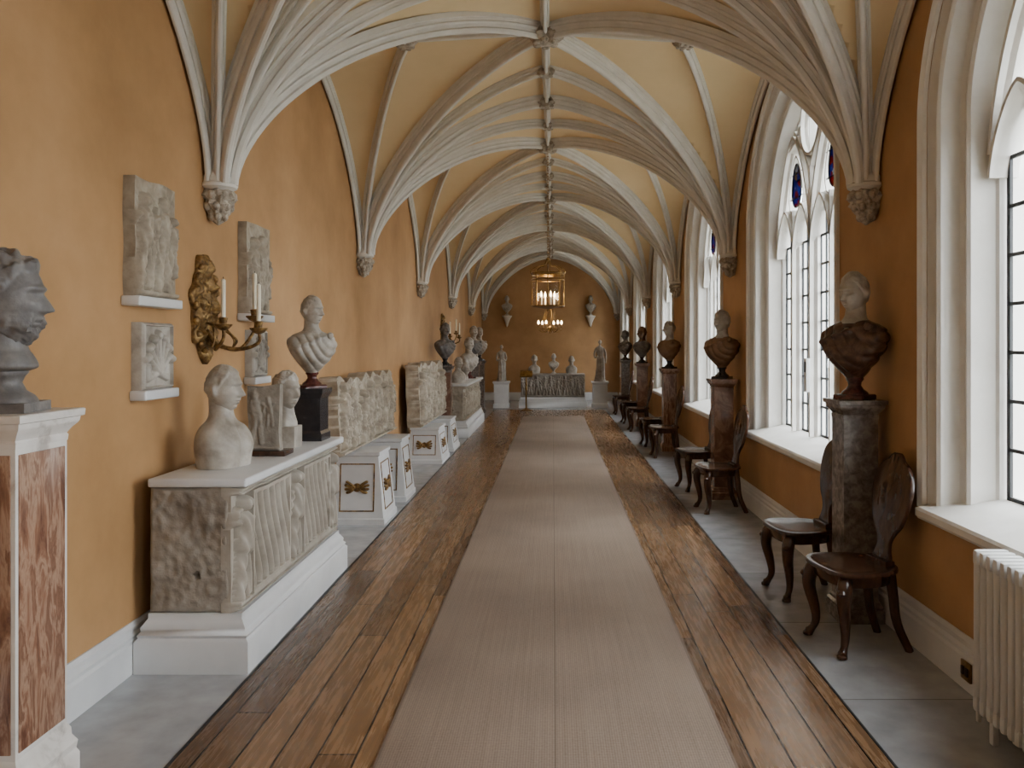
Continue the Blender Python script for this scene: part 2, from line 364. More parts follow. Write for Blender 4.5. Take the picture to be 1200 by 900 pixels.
# ------------------------------------------------------------------ windows
def window_mesh():
    mb=MB()
    prof=[(-.06,.0),(-.06,-.025),(-.045,-.035),(-.03,-.025),(-.015,-.02),(.0,.01),(.035,.05),(.05,.05),(.055,.025),(.075,.015),(.092,.03),(.095,.07),(.11,.12),(.145,.15),(.155,.15),(.16,.125),(.18,.12),(.195,.135),(.198,.2),(.215,.25),(.235,.26),(.24,.39)]
    rings=[]
    for d,x in prof: rings.append([(x,y,z) for y,z in outline(d)])
    mb.loft(rings,'winstone',False,False,closed=False)
    mb.loft([[(x,-WH+.0,z),(x,WH,z)] for x,z in ((-.0,.72),(-.05,.725),(-.06,.74),(-.06,.77),(-.05,.785),(.28,.87),(.40,.87))],'winstone',False,False,closed=False)
    mb.box(-.05,0.0,-WH-.04,WH+.04,.73,.775,'winstone',.006)
    def bar(path,w=.055,x0=.20,x1=.34):
        pts=[Vector((0,p[0],p[1])) for p in path]; rings=[]
        for i,p in enumerate(pts):
            t=(pts[min(i+1,len(pts)-1)]-pts[max(i-1,0)]).normalized(); S=Vector((0,-t.z,t.y))
            rings.append([(x,(p+S*a).y,(p+S*a).z) for a,x in ((-w*.5,x1),(-w*.5,x0+.06),(-w*.22,x0+.035),(-w*.22,x0),(w*.22,x0),(w*.22,x0+.035),(w*.5,x0+.06),(w*.5,x1))])
        mb.loft(rings,'winstone')
    def pointed(y0,y1,zs,h,n=10,p=1.5):
        m=(y0+y1)/2; w=abs(y1-y0)/2; r=[]
        for i in range(2*n+1):
            a=PI*i/(2*n); c=math.cos(a)
            r.append((m-w*math.copysign(abs(c)**(2/p),c),zs+h*math.sin(a)**(2/p)))
        return r
    W=WH-.24; q=W/2
    for i in range(-2,2): bar(pointed(i*q,(i+1)*q,2.5,.42),.05)
    for y in (-q,q): bar([(y,.86),(y,2.0),(y,2.62)],.075)
    bar([(0,.86),(0,2.0),(0,3.2)],.085)
    for sg in (-1,1):
        a,b=(-W,0) if sg<0 else (0,W)
        bar(pointed(a,b,2.62,.95),.06)
        m=(a+b)/2
        bar([(m,2.55),(m,2.8),(m,2.90)],.05)
        xs,xe=.235,.34
        bar(pointed(m-.21,m+.21,3.02,.38),.04,xs,xe)
        bar([(m-.21,3.02),(m-.17,2.92),(m,2.84),(m+.17,2.92),(m+.21,3.02)],.04,xs,xe)
        bar([(sg*.02,3.2),(sg*.16,3.36),(sg*.42,3.6)],.045)
        bar([(sg*.3,3.62),(sg*.42,3.5),(sg*.6,3.46)],.045)
        poly=[(.245,m+.13*math.cos(2*PI*j/20)*(1-.25*math.sin(2*PI*j/20)),3.13+.20*math.sin(2*PI*j/20)) for j in range(20)]
        mb.add(poly,[tuple(range(len(poly)))],'stained')
        mb.tube([(.245,p[1],p[2]) for p in poly]+[(.245,poly[0][1],poly[0][2])],.008,'lead',5)
        for zz in (3.02,3.24): mb.box(.24,.25,m-.19,m+.19,zz-.004,zz+.004,'lead')
    cz=3.60; bar([(.25*math.cos(2*PI*i/28),cz+.29*math.sin(2*PI*i/28)) for i in range(29)],.055)
    bar([(.0,cz-.29),(0,cz+.0),(0,cz+.29)],.03)
    T=.009
    for i in range(-2,2):
        a=i*q+.03; b=(i+1)*q-.03
        for k in range(4):
            y=a+(b-a)*k/3; t=T*1.7 if k in (0,3) else T
            mb.box(.285,.30,y-t,y+t,.87,2.62 if k in(0,3) else 2.85,'lead')
        z=.88
        while z<2.85:
            mb.box(.285,.30,a,b,z-T,z+T,'lead'); z+=.245
    for z in (3.2,3.45,3.7): 
        w=.95*(1-(max(z-WSP,0)/(WRI-.24))**1.85)**(1/1.85)
        mb.box(.29,.30,-w,w,z-.005,z+.005,'lead')
    o=outline(.22,zb=.86); mb.add([(.31,y,z) for y,z in o],[tuple(range(len(o)))],'glass')
    return mb
w0=window_mesh().build('window_1',ang=30,loc=(XR,WC[0],0),recalc=False)
for k,yc in enumerate(WC[1:]):
    o=bpy.data.objects.new('window_%d'%(k+2),w0.data); o.location=(XR,yc,0); bpy.context.collection.objects.link(o)
mb=MB(); mb.box(-.035,0,-.03,.03,0,.29,'radiator',.006); mb.box(-.038,-.034,-.02,.02,.17,.26,'lead'); mb.build('window_thermometer',loc=(XR+.2,WC[3],1.25))
# exterior
mb=MB()
mb.box(13,14,12,30,-.5,11,'facade')
for j in range(4):
    for zz in (2.0,6.2):
        mb.box(12.96,13.0,13.6+j*4,15.0+j*4,zz,zz+2.2,'lead'); mb.box(12.85,13,13.4+j*4,15.2+j*4,zz-.2,zz,'facade')
        mb.box(12.9,13,14.25+j*4,14.35+j*4,zz,zz+2.2,'facade')
mb.build('wall_courtyard')
mb=MB(); mb.box(XR+.42,60,-40,80,-.6,-.5,'bounce_grey'); mb.build('courtyard_ground')
# ------------------------------------------------------------------ relief tools
def caps(U,V,a,b,c,d,r):
    px,py=U-a,V-b; dx,dy=c-a,d-b; L=dx*dx+dy*dy+1e-9; t=np.clip((px*dx+py*dy)/L,0,1)
    D=np.sqrt((px-t*dx)**2+(py-t*dy)**2); return np.sqrt(np.clip(1-(D/r)**2,0,1))*r
def fig_h(U,V,cx,base,H,rng):
    l=rng.uniform(-.06,.06)*H; h=caps(U,V,cx+l,base+.90*H,cx+l*1.1,base+.93*H,.07*H)*1.4
    h=np.maximum(h,caps(U,V,cx,base+.5*H,cx+l*.8,base+.76*H,.10*H)*1.0)
    h=np.maximum(h,caps(U,V,cx-.03*H,base+.5*H,cx-.09*H,base+.03*H,.055*H)*1.3); h=np.maximum(h,caps(U,V,cx+.03*H,base+.5*H,cx+.1*H,base+.03*H,.052*H)*1.3)
    for s in (-1,1):
        ex=cx+s*rng.uniform(.12,.26)*H; ez=base+rng.uniform(.5,.8)*H; hx=ex+rng.uniform(-.15,.15)*H; hz=ez+rng.uniform(-.2,.25)*H
        h=np.maximum(h,caps(U,V,cx+s*.1*H,base+.75*H,ex,ez,.036*H)*1.7); h=np.maximum(h,caps(U,V,ex,ez,hx,hz,.032*H)*1.7)
    return h+(h>.01)*.004*np.sin(U*150+V*40)
def relief(mb,W,H,th,hf,nu,nv,mat,T,ragged=0,seed=0):
    us=np.linspace(0,W,nu); vs_=np.linspace(0,H,nv); U,V=np.meshgrid(us,vs_,indexing='ij')
    h=hf(U,V); e=np.minimum.reduce([U,W-U,V,H-V]); h=h*np.clip(e/.012,0,1)
    vs=[];fs=[]
    def rg(u,v):
        if ragged<=0: return u,v
        a=noise.noise(Vector((v*6,seed,1.3)))*ragged; b=noise.noise(Vector((v*6,seed+5,7.3)))*ragged
        c=noise.noise(Vector((u*5,seed+9,2.3)))*ragged*1.4; tt=u/W
        return u+a*(1-tt)+b*tt, v+c*(v/H)
    for i in range(nu):
        for j in range(nv):
            u,v=rg(us[i],vs_[j]); vs.append((u,-h[i,j],v))
    for i in range(nu-1):
        for j in range(nv-1): a=i*nv+j; fs.append((a,a+nv,a+nv+1,a+1))
    bd=[i*nv for i in range(nu)]+[(nu-1)*nv+j for j in range(1,nv)]+[i*nv+nv-1 for i in range(nu-2,-1,-1)]+[j for j in range(nv-2,0,-1)]
    o=len(vs); nb=len(bd)
    for b in bd: vs.append((vs[b][0],th,vs[b][2]))
    for k in range(nb): fs.append((bd[k],o+k,o+(k+1)%nb,bd[(k+1)%nb]))
    fs.append(tuple(o+k for k in range(nb)))
    mb.add(vs,fs,mat,T)
def TR(loc,rz=0,rx=0): return Matrix.Translation(loc)@Matrix.Rotation(rz,4,'Z')@Matrix.Rotation(rx,4,'X')
def crowd(nf,W,H,seed,base=.06,dn=.007,amp=1.0):
    def f(U,V):
        rng=random.Random(seed); h=np.zeros_like(U)
        for row in range(2):
            for k in range(nf):
                cx=W*(k+.5*row+.35)/(nf+.2)+rng.uniform(-.08,.08)*W/nf
                hh=H*rng.uniform(.74,.88) if row==0 else H*rng.uniform(.45,.55)
                bb=H*rng.uniform(.04,.12) if row==0 else H*rng.uniform(.03,.4)
                h=np.maximum(h,fig_h(U,V,cx,bb,hh,rng)*rng.uniform(.85,1.2)*(1 if row==0 else 1.3))
        h+=dn*np.abs(np.sin(U*47+3*np.sin(V*31+seed)))*np.abs(np.sin(V*39+2*np.sin(U*23)))
        h=np.maximum(h,(V<.05*H)*.03); return h*amp
    return f
LW=PI/2
def wall_relief(name,y0,y1,z0,z1,hf,mat,th=.06,ledge=True,ragged=.01,nu=90,nv=130):
    mb=MB(); W=y1-y0;H=z1-z0
    relief(mb,W,H,th,hf(W,H),nu,nv,mat,TR((0,0,0),LW),ragged,seed=y0)
    if ledge: mb.box(-th,.035,-.02,W+.02,-.05,-.0,'white',.008)
    return mb.build(name,ang=60,loc=(XL+th+.001,y0,z0))
wall_relief('marble_relief_panel',4.04,4.47,1.90,2.50,lambda W,H:crowd(2,W,H,3,amp=.95),'relmarble')
wall_relief('marble_relief_panel',5.52,5.96,1.87,2.50,lambda W,H:crowd(2,W,H,9,amp=.95),'relmarble')
def anth(W,H):
    def f(U,V):
        h=np.zeros_like(U); cx=W/2; bz=H*.25
        for k in range(-3,4):
            a=k*.36; L=H*(.58-.03*abs(k)); ex=cx+math.sin(a)*L*.75; ez=bz+math.cos(a)*L
            h=np.maximum(h,caps(U,V,cx,bz,ex,ez,.016)*1.6); h=np.maximum(h,caps(U,V,ex,ez,ex+.01*k,ez-.01,.024)*1.5)
        for s in (-1,1): h=np.maximum(h,caps(U,V,cx,bz,cx+s*W*.3,bz-.03,.02)); h=np.maximum(h,caps(U,V,cx+s*W*.3,bz-.03,cx+s*W*.3,bz+.03,.02))
        e=np.minimum.reduce([U,W-U,V,H-V]); return np.maximum(h,(e<.018)*.018)
    return f
wall_relief('anthemion_relief',4.12,4.45,1.42,1.77,anth,'marble',th=.05,ragged=0)
wall_relief('anthemion_relief',5.64,5.91,1.43,1.76,anth,'marble',th=.05,ragged=0)
# ------------------------------------------------------------------ sarcophagi
def sarcophagus(name,x0,x1,y0,y1,zp,zt,slabtop=True,mat='marbledark',strig=True,rz=0,loc=None):
    mb=MB(); L=y1-y0; D=x1-x0; H=zt-zp
    cx,cy=(x0+x1)/2,(y0+y1)/2
    mb.rect(cx,cy,D/2,L/2,[(.055,0),(.055,.16),(.04,.175),(.045,.19),(.03,.205),(.032,.225),(.015,.25),(.005,.265),(.005,zp)],'white')
    def hf(U,V):
        h=np.zeros_like(U); rng=random.Random(5)
        if strig:
            for a,b in ((.11,.42),(.58,.89)):
                m=(U>a*L)&(U<b*L)&(V>.075)&(V<H-.075)
                s=U/.092+1.1*np.sin((V-H/2)/H*PI)
                h=np.where(m,-.044+.092*np.abs(np.sin(PI*s))**.8,h)
                fr=(U>a*L-.02)&(U<b*L+.02)&~m&(V>.05)&(V<H-.05); h=np.where(fr,.048,h)
            for c in (.047,.5,.953):
                h=np.maximum(h,fig_h(U,V,c*L,.05,H*.84,rng)*1.5)
        else: h=crowd(9,L,H,4)(U,V)
        h=np.where((V<.05)|(V>H-.045),.052,h); h=np.where((V>.020)&(V<.03),.032,h); h=np.where((V<H-.02)&(V>H-.028),.036,h); return h
    relief(mb,L,H,.05,hf,int(280*L),100,'sarcfront' if strig else mat,TR((x1-.052,y0,zp),LW),.006)
    def rough(U,V):
        h=np.zeros_like(U)
        for i in range(U.shape[0]):
            for j in range(U.shape[1]): h[i,j]=.014*noise.noise(Vector((U[i,j]*7,V[i,j]*7,2)))+.008*noise.noise(Vector((U[i,j]*25,V[i,j]*25,6)))
        h-=.03*(((U-D*.52)**2+(V-H*.3)**2)<.016**2)
        return h+.012
    relief(mb,D-.06,H,.05,rough,60,60,mat,TR((x0,y0+.012,zp),0),.008,3)
    relief(mb,D-.06,H,.05,rough,30,30,mat,TR((x1-.06,y1-.012,zp),PI),.008,4)
    mb.box(x0,x1-.11,y0+.04,y1-.04,zp,zt,mat)
    if slabtop: mb.box(x0-.005,x1+.03,y0-.015,y1+.05,zt,zt+.045,'white',.012)
    ob=mb.build(name,ang=60)
    if loc: ob.location=loc; ob.rotation_euler[2]=rz
    return ob
sarcophagus('sarcophagus',-2.05,-1.585,4.12,5.98,.29,.93)
# ------------------------------------------------------------------ heads & busts
def head_mesh(seg,rings,hair,beard,seed):
    vs=[];fs=[]
    g=lambda v,s:math.exp(-(v/s)**2)
    for i in range(rings+1):
        ph=PI*i/rings
        for j in range(seg):
            th=2*PI*j/seg
            dx=math.sin(ph)*math.cos(th); dy=math.sin(ph)*math.sin(th); dz=math.cos(ph)
            x,y,z=.076*dx,.098*dy,.122*dz
            if z<0:
                k=(-z/.122); x*=1-.20*k**1.5
                if y>0: y*=1-.45*min(1,k*1.2)
                else: y*=1+.05*k; 
            if y<0: y=y*(.93) 
            front=max(0,-dy)**.5 if dy<0 else 0
            o=0
            if dy<0:
                t=min(max((.016-z)/.05,0),1); hn=.033*t**1.1
                if z<-.034: hn*=g(z+.034,.0065)
                o+=hn*g(x,.0095+.006*t)
                o-=.019*(g(x-.031,.015)+g(x+.031,.015))*g(z-.008,.011)
                o+=.011*(g(x-.031,.010)+g(x+.031,.010))*g(z-.006,.006)
                o+=.009*g(z-.027,.008)*g(x,.05)
                o+=.008*g(z+.057,.005)*g(x,.017)+.0085*g(z+.071,.006)*g(x,.014)-.007*g(z+.064,.0025)*g(x,.02)
                o+=.012*g(z+.101,.013)*g(x,.02)+.005*(g(x-.042,.018)+g(x+.042,.018))*g(z+.022,.018)
                o-=.006*g(z+.084,.005)*g(x,.018)
            y-=o*front
            e=g(y-.012,.012)*g(z+.008,.026)
            if abs(dx)>.6: x+=math.copysign(.018*e,dx)
            p=Vector((x,y,z)); nd=Vector((dx,dy,dz))
            hl=.070 if y<-.05 else (.070-(y+.05)*1.9 if y<.0 else -.03-(y*.9))
            hl=max(hl,-.095)
            if hair and z>hl:
                m=min(1,(z-hl)/.012); q=p*(40 if hair>1 else 36)+Vector((seed,0,0))
                hh=min(hair,2)
                p=p+nd*m*((.006+.004*hh)+(.006+.006*hh)*noise.noise(q)-(.003+.004*hh)*abs(noise.noise(q*1.9)))*(1 if hair>=1 else .6)
            if beard and z<-.040 and y<.03 and not(abs(x)<.022 and -.080<z<-.050 and y<-.05) :
                lat=1 if abs(x)>.034 or z<-.078 else .25
                m=min(1,(-.040-z)/.02)*lat*min(1,(.03-y)/.03)
                q=p*36+Vector((seed,5,0)); p=p+Vector((nd.x,nd.y*1.0,nd.z*.9))*m*(.017+.014*noise.noise(q)-.009*abs(noise.noise(q*2)))
            vs.append(tuple(p))
    for i in range(rings):
        for j in range(seg):
            a=i*seg+j;b=i*seg+(j+1)%seg; fs.append((a,b,b+seg,a+seg))
    return vs,fs
def bust(name,loc,rz,style='full',hm='marble',bm_='marble',sm='black',sc=1.0,hair=1,beard=False,hy=0,hp=0,seed=0,hi=True,draped=True):
    mb=MB()
    if style=='full': H=.62; rows=[(H-.05,.050,.056,.018),(H-.13,.055,.060,.012),(H-.155,.066,.067,.010),(H-.172,.100,.078,.008),(H-.192,.148,.090,.006),(H-.225,.190,.104,.002),(H-.275,.200,.112,-.004),(H-.325,.184,.118,-.010),(H-.38,.148,.112,-.012),(H-.43,.104,.090,-.008),(H-.475,.064,.060,0),(H-.50,.045,.045,0)]
    elif style=='cut': H=.40; rows=[(H-.05,.052,.058,.018),(H-.13,.056,.062,.012),(H-.165,.078,.073,.010),(H-.195,.125,.090,.006),(H-.235,.158,.106,.0),(H-.29,.168,.115,-.004),(H-.35,.160,.112,-.004),(0,.152,.108,-.004)]
    elif style=='neck': H=.22; rows=[(H-.05,.052,.058,.018),(H-.13,.056,.062,.012),(H-.17,.066,.068,.010),(H-.20,.074,.07,.006),(0,.07,.066,.0)]
    else: H=.31; rows=[(H-.05,.055,.060,.018),(H-.13,.058,.064,.012),(H-.155,.070,.072,.008),(H-.175,.078,.078,.004),(H-.19,.074,.074,0),(H-.20,.05,.05,0)]
    rows=smooth_rows(rows,8 if hi else 3); seg=160 if hi else 48; rings=[]
    for z,rx,ry,yo in rows:
        ring=[]
        for j in range(seg):
            a=2*PI*j/seg; c,s_=math.cos(a),math.sin(a); k=2/2.25
            x=rx*math.copysign(abs(c)**k,c); y=yo+ry*math.copysign(abs(s_)**k,s_)
            if style in('full','cut'):
                w=min(1,max(0,(H-.165-z)/.05))
                if draped and style=='full':
                    wf=1.2*noise.noise(Vector((x*6,y*6,z*6+seed)))
                    # toga folds sweeping round from one shoulder
                    d=math.sqrt((x-.15)**2+((z-(H-.17))*.9)**2)
                    f=.020*(abs(math.sin(52*d+wf))**.7)-.012
                    x*=1+w*f*3.5; y=yo+(y-yo)*(1+w*f*9)
                    if s_<0: # rolled edge of cloak across the chest
                        y-=w*.020*math.exp(-((z-(H-.225)-.35*x)/.016)**2)
                elif s_<0:
                    y-=w*.018*(math.exp(-((x-.062)/.045)**2)+math.exp(-((x+.062)/.045)**2))*math.exp(-((z-(H-.29))/.05)**2)
                    y+=w*.008*math.exp(-(x/.012)**2)
                    y-=.006*math.exp(-((z-(H-.195))/.012)**2)*math.exp(-((abs(x)-.07)/.05)**2)
            ring.append((x,y,z))
        rings.append(ring)
    mb.loft(rings,bm_ )
    if draped and style=='full':
        nr=[]
        for z,rx,ry,yo in smooth_rows([(H-.04,.052,.058,.018),(H-.13,.059,.064,.010),(H-.160,.075,.078,.004),(H-.180,.09,.082,.002)],3):
            nr.append([(rx*math.cos(2*PI*j/28),yo+ry*math.sin(2*PI*j/28),z) for j in range(28)])
        mb.loft(nr,hm)
        mb.lathe([(.005,-.012),(.022,-.008),(.028,.0),(.02,.012),(.005,.016)],bm_,14,T=Matrix.Translation((.12,-.082,H-.20))@Matrix.Rotation(PI/2,4,'X'))
    v,f=head_mesh(110 if hi else 44,84 if hi else 34,hair,beard,seed)
    mb.add(v,f,hm,Matrix.Translation((0,-.005,H))@Matrix.Rotation(hy,4,'Z')@Matrix.Rotation(hp,4,'X'))
    if style in('full','herm'):
        b=H-.50 if style=='full' else H-.20
        if style=='full':
            mb.lathe([(.048,b+.01),(.052,b-.005),(.040,b-.02),(.036,b-.04),(.05,b-.062),(.072,b-.078),(.078,b-.088),(.082,b-.10)],sm,32)
            mb.rect(0,0,.088,.088,[(0,0),(0,b-.098),(-.006,b-.092)],sm)
        else:
            mb.lathe([(.052,b+.01),(.056,b-.002),(.046,b-.014),(.040,b-.03),(.050,b-.052),(.070,b-.066),(.076,b-.075),(.08,b-.085)],sm,32)
            mb.rect(0,0,.082,.082,[(0,0),(0,b-.083)],sm)
    ob=mb.build(name,ang=75,loc=loc,rz=rz); ob.scale=(sc,sc,sc); return ob
# ------------------------------------------------------------------ pedestals
def pedestal(name,x,y,h,w,shaft='granite',trim='pedwhite',panel=None,taper=.0,bh=.13):
    mb=MB(); hw=w/2
    mb.rect(0,0,hw,hw,[(.0,0),(.0,bh*.55),(-.008,bh*.62),(-.004,bh*.72),(-.018,bh*.82),(-.02,bh*.92),(-.03,bh)],trim)
    mb.rect(0,0,hw-.03,hw-.03,[(0,bh),(-taper,h-.11)],shaft)
    mb.rect(0,0,hw,hw,[(-.028,h-.115),(-.026,h-.095),(-.03,h-.088),(-.018,h-.068),(-.004,h-.052),(.0,h-.045),(.002,h-.03),(.012,h-.026),(.014,h-.004),(.010,h)],trim)
    if panel:
        for a in range(4):
            T=Matrix.Rotation(a*PI/2,4,'Z'); ww=hw-.045
            mb.box(-ww,ww,-(hw-.03)-.004,-(hw-.03)+.01,bh+.02,h-.135,panel,.003,T)
    return mb.build(name,ang=25,loc=(x,y,0))
pedestal('marble_pedestal',-1.925,2.83,1.42,.345,'pedwhite','pedwhite','onyx',bh=.27)
bust('bearded_bust',(-1.905,2.82,1.42),math.radians(100),'herm','greystone','greystone','greystone',1.27,2,True,seed=3)
bust('marble_bust',(-1.85,4.55,.976),math.radians(74),'cut','marble','marble','marble',1.08,.5,False,seed=5,draped=False,hy=.15)
mb=MB(); relief(mb,.20,.40,.06,lambda U,V:crowd(1,.2,.4,12)(U,V)*.35,40,60,'marbledark',TR((0,0,.03),0,-.05),.012); mb.box(-.03,.25,-.05,.12,0,.03,'mahog',.006)
mb.build('carved_stone_fragment',ang=60,loc=(-1.88,4.98,.976))
mb=MB(); mb.box(-.085,.085,-.085,.085,0,.14,'marble',.006); mb.build('marble_block',loc=(-1.78,5.40,.976))
bust('marble_head',(-1.78,5.40,1.117),math.radians(60),'neck','marble','marble','marble',1.05,1,seed=8,draped=False)
mb=MB(); mb.rect(0,0,.115,.115,[(0,0),(0,.05),(-.012,.07),(-.012,.30),(0,.32),(.01,.34),(.01,.37)],'black'); mb.build('black_marble_plinth',ang=25,loc=(-1.745,5.82,.976))
bust('marble_bust',(-1.73,5.82,1.347),math.radians(40),'full','marble','marble','porphyry',.89,.5,seed=11,hy=.5)
# right side busts on pedestals
pedestal('marble_pedestal',1.835,4.93,1.325,.265,'granite','granite')
bust('draped_bust',(1.835,4.93,1.326),math.radians(-48),'full','marble','breccia','porphyry',1.04,.5,seed=14,hy=math.radians(-15),hp=.12)
pedestal('marble_pedestal',1.835,8.80,1.29,.265,'redmarble','redmarble')
bust('draped_bust',(1.835,8.80,1.291),math.radians(-36),'full','marble','bronze','black',1.0,1,seed=17,hy=-.35,hi=True)
rp=[(12.75,'bronze','marble','onyx'),(16.65,'greystone','bronze','redmarble'),(20.5,'granite','greystone','granite')]
for i,(y,dm,hm,pm) in enumerate(rp):
    pedestal('marble_pedestal',1.83,y,1.29,.27,pm,pm)
    bust('draped_bust',(1.83,y,1.291),math.radians(-45),'full',hm,dm,'black',1.0,1,seed=20+i,hy=-.5,hi=False)
# ------------------------------------------------------------------ sloped plinths & big relief fragments
def slope_plinth(name,xc,y0,y1,h,hx):
    mb=MB(); L=(y1-y0)/2
    mb.rect(0,0,hx,L,[(0,0),(0,.05),(-.012,.06),(-.07,h-.04),(-.055,h-.03),(-.055,h)],'white')
    def deco(w,T):
        zb,zt=.12,h-.10; q=.011
        for a,b,c,d in ((-w,w,zb,zb+q),(-w,w,zt-q,zt),(-w,-w+q,zb,zt),(w-q,w,zb,zt)): mb.box(a,b,-.006,.006,c,d,'gilt',0,T)
        zc=(zb+zt)/2
        Z=Matrix.Translation((0,-.002,zc))
        mb.lathe([(.002,-.02),(.024,-.017),(.04,-.006),(.04,.006)],'gilt',16,T=T@Z@Matrix.Rotation(-PI/2,4,'X')@Matrix.Scale(-1,4,(0,0,1)))
        for s in (-1,1):
            for k in range(4):
                a=.6-.42*k; pts=smooth_path([(s*.02,-.006,zc),(s*.06*math.cos(a)+s*.01,-.014,zc+.06*math.sin(a)),(s*w*.72*math.cos(a*.8),-.006,zc+.09*math.sin(a)+.008)],4)
                mb.tube(pts,[.014]*(len(pts)-1)+[.005],'gilt',6,T=T)
    ty=math.atan2(.058,h-.1)
    deco(hx*.62,Matrix.Translation((0,-L+.006,0))@Matrix.Rotation(-ty,4,'X'))
    deco(L*.60,Matrix.Rotation(PI/2,4,'Z')@Matrix.Translation((0,-hx+.006,0))@Matrix.Rotation(-ty,4,'X'))
    return mb.build(name,ang=25,loc=(xc,(y0+y1)/2,0))
slope_plinth('gilded_plinth',-1.81,7.45,8.05,.66,.26)
slope_plinth('gilded_plinth',-1.81,8.55,9.15,.66,.26)
mb=MB(); relief(mb,2.4,.68,.17,lambda U,V:crowd(7,2.4,.68,21,dn=.008)(U,V)*1.3,400,120,'relmarble',TR((0,0,0),LW,-.05),.06,2)
mb.build('frieze_fragment',ang=60,loc=(-1.86,7.1,.672))
slope_plinth('gilded_plinth',-1.80,11.3,12.1,.50,.26)
slope_plinth('gilded_plinth',-1.80,12.6,13.4,.50,.26)
mb=MB(); relief(mb,2.5,.86,.18,lambda U,V:crowd(7,2.5,.86,33,dn=.008)(U,V)*1.3,280,100,'relmarble',TR((0,0,0),LW,-.04),.06,4)
mb.build('frieze_fragment',ang=60,loc=(-1.84,11.25,.512))
sarcophagus('sarcophagus',-2.05,-1.56,14.5,17.7,.30,.92,strig=False,mat='relmarble')
bust('marble_bust',(-1.75,15.0,.966),math.radians(50),'cut','marble','marble',sc=.9,seed=31,hi=False,draped=False)
bust('marble_head',(-1.72,15.9,.966),math.radians(50),'neck','marble','marble',sc=1.0,seed=32,hi=False,draped=False)
bust('marble_bust',(-1.75,16.9,.966),math.radians(50),'full','marble','marble','porphyry',1.15,seed=33,hi=False)
pedestal('marble_pedestal',-1.88,14.12,1.30,.28,'redmarble','granite')
bust('draped_bust',(-1.88,14.12,1.301),math.radians(40),'full','greystone','greystone','black',1.0,seed=34,hi=False)
for y,dm in ((18.6,'greystone'),(20.0,'marble')):
    pedestal('marble_pedestal',-1.82,y,1.28,.32,'granite','granite')
    bust('draped_bust',(-1.82,y,1.281),math.radians(40),'full','marble',dm,'black',1.1,seed=y,hi=False)
# ------------------------------------------------------------------ hall chairs
def chair_mesh():
    mb=MB(); n=44
    def seat_ring(sc,z):
        r=[]
        for j in range(n):
            a=2*PI*j/n; c,s_=math.cos(a),math.sin(a); k=2/2.9
            y=.215*sc*math.copysign(abs(s_)**k,s_); w=.235-.03*(y/.2)
            r.append((w*sc*math.copysign(abs(c)**k,c),y-.01,z))
        return r
    mb.loft([seat_ring(.93,.425),seat_ring(.99,.43),seat_ring(1.0,.44),seat_ring(.985,.452),seat_ring(.90,.455),seat_ring(.84,.448),seat_ring(.5,.444),seat_ring(.1,.443)],'mahog')
    mb.loft([seat_ring(.80,.365),seat_ring(.82,.37),seat_ring(.84,.43)],'mahog')
    for s in (-1,1):
        p=smooth_path([(s*.155,-.14,.42),(s*.185,-.165,.36),(s*.188,-.17,.28),(s*.165,-.15,.17),(s*.158,-.145,.09),(s*.175,-.165,.035),(s*.19,-.185,.012)],5)
        n_=len(p); rr=[float(np.interp(i/(n_-1),[0,.17,.33,.6,.78,.92,1],[.036,.042,.036,.024,.019,.027,.014])) for i in range(n_)]
        mb.tube(p,rr,'mahog',10)
        mb.lathe([(.018,0),(.028,.004),(.028,.016),(.018,.024)],'mahog',12,T=Matrix.Translation((s*.186,-.178,0)))
        mb.lathe([(.002,-.02),(.020,-.012),(.026,0),(.018,.014),(.002,.02)],'mahog',10,T=Matrix.Translation((s*.205,-.19,.35)))
        p=smooth_path([(s*.12,.14,.42),(s*.125,.155,.3),(s*.13,.175,.15),(s*.155,.235,.0)],5); n_=len(p)
        mb.tube(p,[.030-.008*i/n_ for i in range(n_)],'mahog',8)
    o=[(.060,0),(.080,.03),(.062,.07),(.056,.12),(.085,.17),(.125,.215),(.155,.28),(.175,.36),(.178,.43),(.160,.50),(.122,.545),(.078,.57),(.05,.60),(.025,.615)]
    o=[tuple(v) for v in smooth_rows([(a,b) for a,b in o],3)]
    full=[(-a,b) for a,b in reversed(o)]+o
    T=Matrix.Translation((0,.165,.445))@Matrix.Rotation(-.17,4,'X')
    def ring(off,y):
        return [(a-math.copysign(off,a),y, b if .02<b<.58 else (b+off if b<.3 else b-off)) for a,b in full]
    mb.loft([ring(.012,-.016),ring(.004,-.014),ring(0,-.008),ring(0,.008),ring(.006,.014)],'mahog',T=T)
    def ell(rx,rz,y): return [(rx*math.cos(2*PI*j/32),y,.375+rz*math.sin(2*PI*j/32)) for j in range(32)]
    mb.loft([ell(.11,.14,-.012),ell(.108,.138,-.018),ell(.100,.130,-.0185),ell(.05,.07,-.0185),ell(.045,.06,-.023),ell(.01,.02,-.024)],'mahog',T=T)
    mb.box(-.10,.10,.125,.185,.42,.475,'mahog',.01)
    return mb
chs=[(1.665,4.48,-80),(1.66,5.42,-84),(1.66,8.12,-84),(1.66,9.35,-80),(1.66,12.05,-86),(1.66,13.4,-84),(1.66,15.7,-88),(1.66,17.3,-86),(1.66,19.5,-88)]
c0=None
for x,y,a in chs:
    if c0 is None: ob=c0=chair_mesh().build('hall_chair',ang=40)
    else: ob=bpy.data.objects.new('hall_chair',c0.data); bpy.context.collection.objects.link(ob)
    ob.location=(x,y,0); ob.rotation_euler[2]=math.radians(a)
